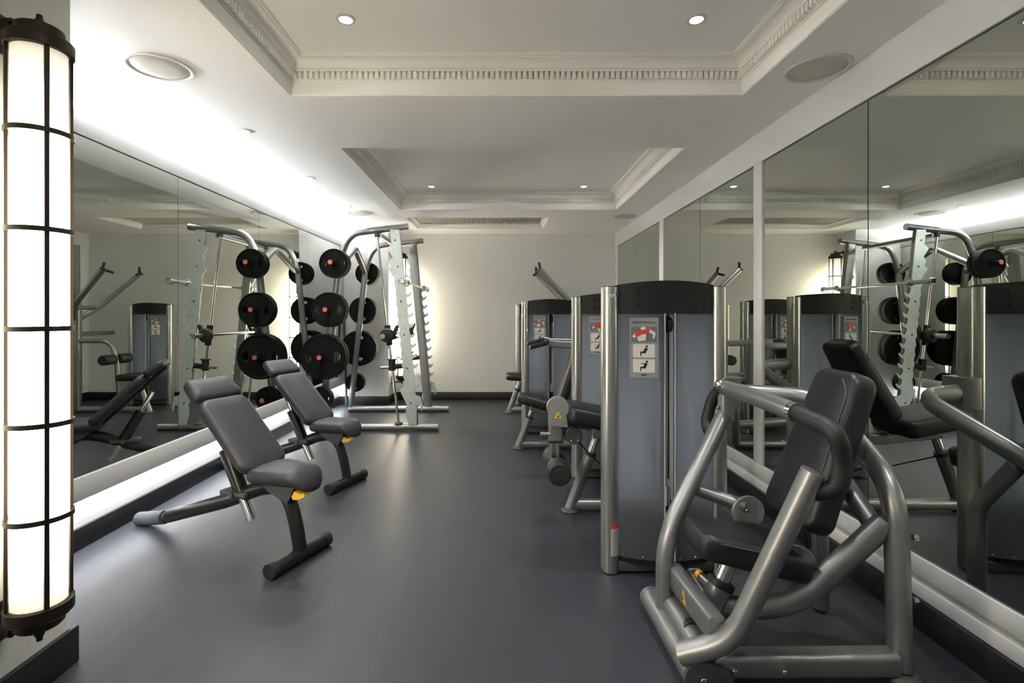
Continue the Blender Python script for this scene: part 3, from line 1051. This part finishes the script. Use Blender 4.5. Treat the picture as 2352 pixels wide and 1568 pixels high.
def placard(root, kind):
    """instruction sign on the left front panel; local x right, z up, faces -y"""
    xc = -0.108
    pl = bpy.data.objects.new('placard', to_mesh('placard', prism(rr(0, 0, 0.122, 0.262, 0.004), -0.0012, 0.0), M_plac))
    C.objects.link(pl)
    pl.parent = root
    pl.location = (xc, plan_front(xc) - 0.0045, 1.005)
    pl.rotation_euler = (0, 0, math.radians(-14))
    pl['label'] = 'instruction placard with muscle picture and two seated figures'
    tt = inst('heading', TM['ttl'], pl, (0, -0.0018, 0.110), (PI / 2, 0, 0))
    tt.scale = (0.98, 1, 1)
    pic = poly(rr(0, 0.058, 0.108, 0.066, 0.001), -0.0012, M_pblue, 'picture', pl)
    y2 = -0.0022
    if kind == 'chest':
        poly(limb((-0.012, 0.058), (-0.008, 0.030), 0.022, 0.015) , y2, M_skin, 'torso', pl)
        poly(blob(-0.002, 0.084, 0.012, 0.008), y2, M_skin, 'neck', pl)
        poly([(-0.040, 0.058), (-0.030, 0.046), (-0.002, 0.062), (0.020, 0.066), (0.026, 0.078), (0.018, 0.086), (-0.004, 0.078), (-0.026, 0.074)], y2 - 0.001, M_red, 'muscle', pl)
        poly(limb((0.016, 0.078), (0.044, 0.062), 0.008, 0.006), y2, M_skin, 'arm', pl)
        poly(limb((0.044, 0.066), (0.040, 0.040), 0.006, 0.004), y2, M_skin, 'forearm', pl)
        poly(limb((-0.030, 0.062), (-0.046, 0.046), 0.007, 0.005), y2, M_skin, 'arm', pl)
    else:
        poly([(0.0, 0.088), (0.018, 0.086), (0.022, 0.06), (0.014, 0.045), (-0.006, 0.05), (-0.026, 0.06), (-0.014, 0.075)], y2, M_red, 'muscle', pl)
        poly(limb((0.004, 0.05), (0.016, 0.028), 0.008, 0.005), y2, M_skin, 'leg', pl)
        poly(limb((-0.02, 0.062), (-0.034, 0.05), 0.008, 0.005), y2, M_skin, 'leg', pl)
    for cz, up, num in ((-0.013, True, 'one'), (-0.079, False, 'two')):
        card = poly(rr(0, cz, 0.092, 0.058, 0.005), -0.0013, M_card, 'card', pl)
        inst('numeral', TM[num], pl, (-0.038, -0.0024, cz + 0.021), (PI / 2, 0, 0))
        h_ = Vector((0.012, cz + 0.019))
        poly(blob(h_.x, h_.y, 0.0048, 0.0052), y2, M_ink, 'figure_head', pl)
        poly(limb((0.010, cz + 0.012), (0.0, cz - 0.010), 0.0052, 0.0062), y2, M_ink, 'figure_body', pl)
        poly(limb((0.002, cz - 0.008), (-0.014, cz - 0.006), 0.0035, 0.003), y2, M_ink, 'figure_thigh', pl)
        poly(limb((-0.013, cz - 0.005), (-0.013, cz - 0.023), 0.0026, 0.002), y2, M_ink, 'figure_shin', pl)
        if up:
            poly(limb((0.011, cz + 0.01), (0.017, cz + 0.003), 0.002, 0.0015), y2, M_ink, 'figure_arm', pl)
        else:
            poly(limb((0.010, cz + 0.010), (-0.014, cz + 0.011), 0.0018, 0.0012), y2, M_ink, 'figure_arm', pl)
    poly(rr(0, -0.118, 0.024, 0.005, 0.001), -0.0014, M_ink, 'print_strip', pl)


def tower(root, nplates, kind, left_label=True):
    for sg in (-1, 1):
        co = inst('side_column', TM['column'], root, (sg * (HW - 0.035), 0, 0))
        inst('column_lid', TM['collid'], root, (sg * (HW - 0.035), 0, ZTOP))
    inst('top_cap', TM['cap'], root)
    inst('cap_lid', TM['lid'], root)
    inst('rear_cap', TM['backcap'], root)
    for x in (-0.128, 0.128):
        for z in (1.196, 1.247):
            inst('bolt_head', TM['bolt'], root, (x, plan_front(x) - 0.001, z))
    inst('front_panel', TM['panelL'], root, (0, 0.004, 0))
    inst('front_panel', TM['panelR'], root, (0, 0.004, 0))
    for x in (-0.019, 0.025):
        inst('panel_edge', TM['edge'], root, (x, plan_front(x), 0))
    inst('rear_panel', TM['back'], root)
    inst('plinth', TM['plinth'], root)
    inst('base_rail', TM['foot'], root)
    for x in (-0.19, -0.11, -0.03, 0.05, 0.12, 0.19):
        inst('rivet', TM['rivet'], root, (x, plan_front(x) - 0.001, 0.088))
    for i in range(nplates):
        inst('stack_plate', TM['plate'], root, (0, 0, 0.082 + i * 0.0245))
    zt_ = 0.082 + nplates * 0.0245
    for x in (-0.045, 0.055):
        inst('guide_rod', TM['rod'], root, (x, 0, 0))
    inst('selector_head', TM['selector'], root, (0.008, -0.036, zt_))
    inst('cable', TM['cable'], root, (0.012, -0.036, 0))
    inst('pulley', TM['pulley'], root, (0.012, -0.034, 1.105))
    inst('inner_spine', TM['spine'], root)
    placard(root, kind)
    # brand lettering and blue mark at the top of the left column
    lg = inst('brand_lettering', TM['logo_w'], root, (-(HW - 0.035) - 0.004, -0.0558, ZTOP - 0.034), (0, 0, 0), (0.8, 1, 1))
    lg['label'] = 'white lettering'
    bl = inst('brand_mark', TM['bluemark'], root, (-(HW - 0.035) + 0.026, -0.0470, ZTOP - 0.034), (0, 0, 0.85))
    bl['label'] = 'blue mark'

TM['collid'] = to_mesh('column_lid', prism(stadium(0, 0.067, 0.106), 0, 0.003, 'XY'), M_ink)
TM['bluemark'] = to_mesh('brand_mark', B(-0.005, 0.005, -0.0008, 0.0008, -0.013, 0.013), M_blue)


def warn_triangle(parent, center, size, facing=(0, -1, 0), name='warning_sign'):
    f = Vector(facing).normalized()
    r = Vector((0, 0, 1)).cross(-f).normalized() * -1
    u = r.cross(f)
    if u.z < 0:
        u = -u
    c = Vector(center)
    def tri(s, d):
        bm = bmesh.new()
        vs = [bm.verts.new(c + f * d + r * x * s + u * z * s) for x, z in ((-0.58, -0.33), (0.58, -0.33), (0, 0.67))]
        bm.faces.new(vs)
        vb = [bm.verts.new(v.co - f * 0.0008) for v in vs]
        bm.faces.new(list(reversed(vb)))
        for i in range(3):
            bm.faces.new((vs[i], vb[i], vb[(i + 1) % 3], vs[(i + 1) % 3]))
        return bm
    o = obj(name, tri(size, 0.0012), M_yellow, parent)
    o['label'] = 'yellow triangular warning sign'
    bm = bmesh.new()
    for (x0_, z0_, x1_, z1_, w) in ((-0.18, -0.12, 0.16, -0.12, 0.05), (-0.02, -0.1, 0.06, 0.2, 0.05), (0.05, 0.12, 0.2, -0.02, 0.04)):
        a = Vector((x0_, z0_)) * size
        b = Vector((x1_, z1_)) * size
        d = (b - a).normalized()
        nn = Vector((-d.y, d.x)) * w * size
        vs = [bm.verts.new(c + f * 0.0020 + r * p.x + u * p.y) for p in (a + nn, a - nn, b - nn, b + nn)]
        bm.faces.new(vs)
    obj('warning_pictogram', bm, M_ink, o)
    return o


def bolt(root, center, axis='Y', r=0.011, t=0.012):
    bm = disc(center, r, t, axis, 16, 0.002)
    return obj('bolt_head', bm, M_chrome, root)


# ------------------------------------------------------------------ machine 1: chest press in the foreground
m1 = thing('chest_press_machine', 'silver chest press with tall black backrest and bent black grips beside its weight tower', 'exercise machine', (0.733, 2.30, 0))
tower(m1, 9, 'chest')
wl = obj('warning_label', B(0.470, 0.4705, 2.342, 2.343, 0, 0.001), M_card, m1)
bpy.data.objects.remove(wl)
# long warning sticker low on the left column: follows the rounded front
def column_sticker(root, z0, z1, a0, a1, material, name, d=0.0008):
    bm = bmesh.new()
    cx_ = -(HW - 0.035)
    r = 0.035 + d
    cols = []
    for i in range(9):
        a = math.radians(a0 + (a1 - a0) * i / 8)
        cols.append([bm.verts.new((cx_ + r * math.sin(a), -0.020 - r * math.cos(a), z)) for z in (z0, z1)])
    for a, b in zip(cols, cols[1:]):
        bm.faces.new((a[0], b[0], b[1], a[1]))
    return obj(name, bm, material, root, True)
s1 = column_sticker(m1, 0.085, 0.222, -8, 78, M_card, 'warning_label')
s1['label'] = 'long white warning sticker with a red heading'
column_sticker(m1, 0.204, 0.222, -8, 78, M_red, 'warning_heading', 0.0014)
zz = 0.198
i = 0
while zz > 0.092:
    column_sticker(m1, zz - 0.0022, zz, -2, 60 + (i * 37 % 17), M_pblue, 'warning_line', 0.0012)
    zz -= 0.0062
    i += 1

OV = circ(0.030, 18, 0.039)
YC = 1.76
obj('foot_tube', T([(0.588, 1.985, 0.044), (0.600, 1.545, 0.044)], 0.042), M_silver, m1)
pl_o = []
for k in range(13):
    a = math.radians(80 + 200 * k / 12)
    pl_o.append((0.606 + 0.052 * math.cos(a), 0.052 + 0.050 * math.sin(a)))
pl_o += [(0.665, 0.006), (0.700, 0.018), (0.702, 0.050), (0.690, 0.066), (0.645, 0.092)]
obj('foot_plate', prism(pl_o, 1.532, 1.545), M_darkgrey, m1)
bolt(m1, (0.608, 1.527, 0.052), r=0.010)
obj('foot_cap', T([(0.588, 1.982, 0.044), (0.588, 1.995, 0.044)], 0.0435), M_silver, m1)
# arms
obj('press_arm', T([(0.600, 1.865, 0.075), (0.600, 1.87, 0.33), (0.888, 2.035, 0.742)], OV, 0.13, up=(0, 1, 0)), M_silver, m1)
obj('press_arm', T([P(1566, 1500, 1.58), P(1682, 1472, 1.50), P(1868, 1082, 1.425)], OV, 0.105, up=(0, 1, 0)), M_silver, m1)
obj('arm_base_tube', T([(0.622, 1.90, 0.100), (0.628, 1.57, 0.098)], circ(0.040, 16, 0.040)), M_silver, m1)
ca, cb = P(1548, 1318, 1.86), P(1648, 1448, 1.535)
cm = obj('arm_cross_tube', T([ca, cb], rrect(0.052, 0.082, 0.012)), M_silver, m1)
mid = P(1588, 1370, 1.72)
warn_triangle(m1, mid + Vector((-0.0275, 0, -0.002)), 0.045, (-1, 0, 0))
obj('step_bracket', T([P(1590, 1320, 1.86), P(1625, 1372, 1.76)], rrect(0.05, 0.06, 0.01)), M_silver, m1)
obj('pad_bumper', T([P(1560, 1408, 1.80), P(1590, 1450, 1.66)], 0.028), M_rubber, m1)
# handles
obj('handle_tube', T([P(1664, 890, 2.045), (0.900, 1.80, 0.858), (0.902, 1.55, 0.850)], 0.030, 0.05), M_silver, m1)
obj('handle_collar', T([(0.902, 1.572, 0.8505), (0.903, 1.548, 0.850)], 0.0315), M_chrome, m1)
g = obj('hand_grip', T([(0.902, 1.550, 0.850), (0.906, 1.375, 0.835), P(1938, 1055, 1.385), P(1928, 1122, 1.39), P(1868, 1130, 1.425)], 0.0245, [0.09, 0.05, 0.05]), M_rubber, m1)
g['label'] = 'black rubber grip'
g = obj('hand_grip', T([P(1657, 890, 2.07), P(1636, 915, 2.11), P(1620, 975, 2.12), P(1640, 1006, 2.04)], 0.0235, [0.05, 0.06]), M_rubber, m1)
g['label'] = 'black rubber grip'
obj('handle_ball', lathe([(0, -0.023), (0.0125, -0.0195), (0.0195, -0.0125), (0.023, 0), (0.0195, 0.0125), (0.0125, 0.0195), (0, 0.023)], 'Z', 20, P(1655, 884, 2.03)), M_chrome, m1)
obj('handle_bracket', T([P(1668, 905, 2.05), P(1668, 965, 2.04)], rrect(0.05, 0.055, 0.008)), M_grey, m1)
bolt(m1, P(1650, 936, 2.005), r=0.008)
# seat and back
obj('seat_pad', slab(0.36, 0.22, 0.29, 0.085, 0.05, 0.022, frame((0.665, YC - 0.005, 0.432), (1, 0, -0.19), (0, 0, 1)), 0.004), M_vinyl, m1)
obj('seat_seam', T([(0.71, YC - 0.122, 0.412), (0.97, YC - 0.142, 0.362)], 0.0025), M_seam, m1)
obj('seat_post', T([(0.80, YC - 0.02, 0.345), (0.735, YC - 0.02, 0.20)], 0.026), M_chrome, m1)
obj('seat_sleeve', T([(0.752, YC - 0.02, 0.232), (0.685, YC - 0.025, 0.085)], rrect(0.066, 0.070, 0.022)), M_silver, m1)
obj('sleeve_collar', T([(0.757, YC - 0.02, 0.243), (0.748, YC - 0.02, 0.224)], rrect(0.076, 0.080, 0.025)), M_rubber, m1)
obj('seat_pin', T([P(1605, 1318, 1.82), P(1632, 1342, 1.78)], 0.013), M_silver, m1)
kn = obj('pin_knob', T([P(1602, 1315, 1.825), P(1609, 1322, 1.812)], 0.0165), M_orange, m1)
kn['label'] = 'orange pull pin'
bvec = Vector((0.185, 0, 0.505))
bnor = Vector((-0.505, 0, 0.185))
backm = slab(0.545, 0.30, 0.235, 0.085, 0.05, 0.024, frame((0.975, YC + 0.005, 0.452), bvec, bnor), 0.004)
obj('back_pad', backm, M_vinyl, m1)
bu = bvec.normalized()
bn_ = bnor.normalized()
o0 = Vector((0.975, YC + 0.005, 0.452))
seam = [o0 + bu * 0.05 + Vector((0, -0.118, 0)) + bn_ * 0.0015, o0 + bu * 0.47 + Vector((0, -0.097, 0)) + bn_ * 0.0015, o0 + bu * 0.515 + Vector((0, -0.05, 0)) + bn_ * 0.0015]
obj('back_seam', T(seam, 0.0022, 0.03), M_seam, m1)
# rear frame
obj('rear_post', T([(1.02, 2.30, 0.80), (1.33, 2.14, 0.80), (1.27, 1.64, 0.60), (1.27, 1.62, 0.03)], OV, [0.10, 0.14]), M_silver, m1)
obj('rear_post', T([(1.245, 1.985, 0.012), (1.245, 1.985, 0.40), (1.215, 1.86, 0.60)], 0.030, 0.06), M_silver, m1)
obj('post_foot', lathe([(0, 0), (0.062, 0), (0.064, 0.008), (0.05, 0.02), (0.036, 0.026), (0, 0.026)], 'Z', 24, (1.27, 1.62, 0)), M_brown, m1)
obj('base_beam', T([(0.655, 1.605, 0.052), (1.245, 1.615, 0.052)], rrect(0.068, 0.072, 0.016)), M_silver, m1)
for x in (0.72, 0.875):
    bolt(m1, (x, 1.567, 0.050), r=0.009)
for z in (0.445, 0.245):
    bolt(m1, (1.312, 1.612, z), 'X', 0.010, 0.016)
obj('seat_beam', T([(1.250, 1.655, 0.475), (0.965, 1.70, 0.165), (0.70, 1.755, 0.150)], OV, 0.15), M_silver, m1)
obj('diagonal_tube', T([(1.180, 1.88, 0.66), (1.232, 1.665, 0.44)], 0.030), M_silver, m1)
obj('cross_link', T([P(1596, 1122, 2.0), P(1712, 1162, 1.91)], 0.025), M_silver, m1)
obj('cam_plate', disc(P(1718, 1175, 1.905), 0.060, 0.012, 'Y', 32), M_grey, m1)
bolt(m1, P(1716, 1172, 1.893), r=0.008)
obj('cam_plate', disc(P(1826, 1300, 1.72), 0.072, 0.012, 'Y', 36), M_grey, m1)
bolt(m1, P(1826, 1294, 1.70), r=0.008)
obj('cable_drop', T([P(1850, 1220, 1.80), P(1857, 1285, 1.80)], 0.006), M_ink, m1)
obj('tower_bracket', T([(1.02, 2.30, 0.87), (1.02, 2.30, 0.73)], rrect(0.085, 0.12, 0.01)), M_silver, m1)

# ------------------------------------------------------------------ shared frame of the other machines
def side_frame(root, xf, yc, xr, seat_z):
    """floor tube, slanted seat leg, rear post; xf = x of the foot, xr = x of the rear post"""
    obj('floor_tube', T([(xf + 0.02, yc, 0.040), (xr, yc, 0.040)], circ(0.030, 14, 0.034)), M_silver, root)
    obj('foot_pad', lathe([(0, 0), (0.050, 0), (0.052, 0.008), (0.038, 0.022), (0, 0.024)], 'Z', 20, (xf, yc, 0)), M_darkgrey, root)
    dx = 0.165 * seat_z / 0.46
    p0 = Vector((xf, yc, 0.015))
    p1 = Vector((xf + dx, yc, seat_z))
    obj('seat_leg', T([p0, p0 + (p1 - p0) * 0.66], 0.032), M_silver, root)
    obj('leg_collar', T([p0 + (p1 - p0) * 0.64, p0 + (p1 - p0) * 0.68], 0.036), M_rubber, root)
    obj('seat_post', T([p0 + (p1 - p0) * 0.66, p1], 0.023), M_chrome, root)

# ------------------------------------------------------------------ machine 2: leg curl with roller pads
m2 = thing('leg_curl_machine', 'silver leg curl machine with black ankle roller and a grey pivot bearing a yellow sign', 'exercise machine', (0.78, 3.61, 0))
tower(m2, 13, 'leg')
yc = 2.98
side_frame(m2, 0.405, yc, 1.25, 0.50)
obj('seat_pad', slab(0.47, 0.32, 0.34, 0.10, 0.05, 0.03, frame((0.385, yc, 0.640), (1, 0, -0.20), (0, 0, 1)), 0.004), M_vinyl, m2)
obj('back_pad', slab(0.50, 0.32, 0.26, 0.09, 0.05, 0.024, frame((0.845, yc, 0.575), (0.24, 0, 0.44), (-0.44, 0, 0.24)), 0.004), M_vinyl, m2)
obj('back_bracket', T([(0.95, yc, 0.62), (1.03, yc, 0.78)], rrect(0.10, 0.04, 0.01)), M_grey, m2)
ph = Vector((0.322, 2.88, 0.625))
hous = [(ph.x + 0.062 * math.cos(a), ph.z + 0.062 * math.sin(a)) for a in [math.radians(-40 + 260 * k / 16) for k in range(17)]]
hous += [(ph.x - 0.03, ph.z - 0.10), (ph.x + 0.055, ph.z - 0.11)]
obj('pivot_housing', prism(hous, ph.y - 0.02, ph.y + 0.02), M_grey, m2)
warn_triangle(m2, (ph.x + 0.0, ph.y - 0.0205, ph.z - 0.045), 0.038)
obj('lever_arm', T([(ph.x - 0.012, ph.y + 0.012, ph.z - 0.04), (ph.x - 0.012, ph.y + 0.012, 0.430)], rrect(0.078, 0.05, 0.012)), M_silver, m2)
obj('arm_collar', T([(ph.x - 0.012, ph.y + 0.012, 0.440), (ph.x - 0.012, ph.y + 0.012, 0.425)], rrect(0.086, 0.058, 0.014)), M_rubber, m2)
for dx in (-0.028, 0.008):
    obj('roller_rod', T([(ph.x - 0.006 + dx, ph.y + 0.012, 0.43), (ph.x - 0.006 + dx, ph.y + 0.012, 0.30)], 0.012), M_chrome, m2)
obj('arm_stub', T([(0.225, ph.y, 0.473), (0.29, ph.y, 0.473)], 0.014), M_silver, m2)
for y0, y1 in ((2.73, 2.875), (2.91, 3.12)):
    rp = obj('ankle_roller', lathe([(0, y0), (0.030, y0), (0.032, y0 + 0.003), (0.055, y0 + 0.004), (0.063, y0 + 0.014), (0.063, y1 - 0.014), (0.055, y1), (0, y1)], 'Y', 32, (0.318, 0, 0.288)), M_rubber, m2)
obj('cam_disc', disc((0.418, 2.90, 0.462), 0.048, 0.03, 'Y', 28), M_darkgrey, m2)
for a in (0.2, 1.4, 2.2, 4.2, 5.4):
    bolt(m2, (0.418 + 0.034 * math.cos(a), 2.884, 0.462 + 0.034 * math.sin(a)), r=0.005, t=0.006)
obj('pivot_mount', T([(0.33, 2.91, 0.56), (0.52, 2.97, 0.50)], rrect(0.05, 0.05, 0.01)), M_darkgrey, m2)
obj('cable', T([(0.44, 2.90, 0.43), (0.50, 2.92, 0.36), (0.64, 3.2, 0.20)], 0.004, 0.03), M_ink, m2)
obj('rear_post', T([(1.06, 3.62, 0.80), (1.36, 3.46, 0.80), (1.27, 2.98, 0.60), (1.25, 2.98, 0.03)], OV, [0.10, 0.14]), M_silver, m2)
obj('seat_beam', T([(1.255, 2.98, 0.46), (0.92, 2.98, 0.42), (0.54, 2.98, 0.46)], rrect(0.06, 0.06, 0.01), 0.06), M_silver, m2)

# ------------------------------------------------------------------ machine 3: seated press
m3 = thing('seated_press_machine', 'silver seated press with two black forward grips and slim black seat, between two weight towers', 'exercise machine', (0.48, 4.96, 0))
tower(m3, 13, 'chest')
yc = 4.37
side_frame(m3, 0.152, yc, 1.08, 0.40)
obj('seat_pad', slab(0.36, 0.24, 0.30, 0.075, 0.05, 0.024, frame((0.155, yc, 0.482), (1, 0, -0.27), (0, 0, 1)), 0.004), M_vinyl, m3)
obj('back_pad', slab(0.56, 0.30, 0.25, 0.075, 0.05, 0.024, frame((0.475, yc, 0.42), (0.16, 0, 0.47), (-0.47, 0, 0.16)), 0.004), M_vinyl, m3)
for yy in (4.14, 4.60):
    g = obj('hand_grip', T([(0.245, yy, 0.885), (0.395, yy, 0.925)], 0.020), M_rubber, m3)
    obj('grip_end', T([(0.243, yy, 0.8845), (0.236, yy, 0.8825)], 0.0205), M_chrome, m3)
    obj('press_arm', T([(0.39, yy, 0.920), (0.46, yy, 0.905), (1.08, yy, 0.890)], rrect(0.045, 0.055, 0.012), 0.05), M_silver, m3)
    obj('arm_post', T([(1.08, yy, 0.915), (1.08, yy, 0.56)], rrect(0.05, 0.05, 0.01)), M_silver, m3)
    obj('lower_bar', T([(0.62, yy, 0.60), (1.10, yy, 0.60)], 0.024), M_silver, m3)
obj('cross_tube', T([(1.08, 4.14, 0.60), (1.08, 4.92, 0.60)], 0.028), M_silver, m3)
obj('rear_post', T([(1.08, yc, 0.04), (1.08, yc, 0.60)], OV), M_silver, m3)
obj('back_post', T([(1.08, yc, 0.58), (0.66, yc, 0.62)], 0.028), M_silver, m3)
obj('cam_plate', disc((0.78, 4.30, 0.50), 0.08, 0.012, 'Y', 32), M_grey, m3)
obj('seat_beam', T([(1.08, yc, 0.20), (0.60, yc, 0.24), (0.26, yc, 0.36)], OV, 0.12), M_silver, m3)

# ------------------------------------------------------------------ machine 4: pulldown by the back wall
m4 = thing('pulldown_machine', 'silver pulldown machine with two raised arms and thigh rollers, against the back wall', 'exercise machine', (0.466, 6.52, 0))
tower(m4, 13, 'chest')
yc = 5.95
side_frame(m4, 0.095, yc, 0.95, 0.41)
obj('seat_pad', slab(0.36, 0.28, 0.30, 0.075, 0.06, 0.03, frame((0.06, yc, 0.468), (1, 0, -0.03), (0, 0, 1)), 0.006), M_vinyl, m4)
obj('main_post', T([(0.95, yc, 0.03), (0.95, yc, 1.30)], rrect(0.09, 0.07, 0.015)), M_silver, m4)
for yy, sg in ((5.68, -1), (6.27, 1)):
    obj('pull_arm', T([(0.95, yc + sg * 0.05, 1.10), (0.80, yc + sg * 0.20, 1.27), (0.43, yy, 1.655)], rrect(0.055, 0.05, 0.012), 0.08), M_silver, m4)
    g = obj('hand_grip', T([(0.44, yy, 1.655), (0.40, yy - sg * 0.11, 1.625)], 0.014), M_rubber, m4)
    g = obj('hand_grip', T([(0.44, yy, 1.655), (0.43, yy - sg * 0.02, 1.73)], 0.014), M_rubber, m4)
    obj('arm_cap', T([(0.434, yy, 1.651), (0.425, yy, 1.660)], rrect(0.058, 0.053, 0.012)), M_rubber, m4)
obj('arm_brace', T([(0.84, yc - 0.17, 1.23), (0.84, yc + 0.17, 1.23)], 0.022), M_silver, m4)
obj('upper_beam', T([(0.95, yc, 0.92), (0.95, 6.50, 0.92)], rrect(0.06, 0.05, 0.01)), M_silver, m4)
obj('roller_tube', T([(0.95, yc, 0.84), (0.55, yc, 0.84), (0.48, yc, 0.60), (0.44, yc, 0.05)], 0.026, [0.12, 0.06]), M_silver, m4)
for sg in (-1, 1):
    a, b = yc + sg * 0.03, yc + sg * 0.21
    lo_, hi_ = min(a, b), max(a, b)
    obj('thigh_roller', lathe([(0, lo_), (0.050, lo_), (0.058, lo_ + 0.012), (0.058, hi_ - 0.012), (0.050, hi_), (0, hi_)], 'Y', 28, (0.49, 0, 0.63)), M_rubber, m4)
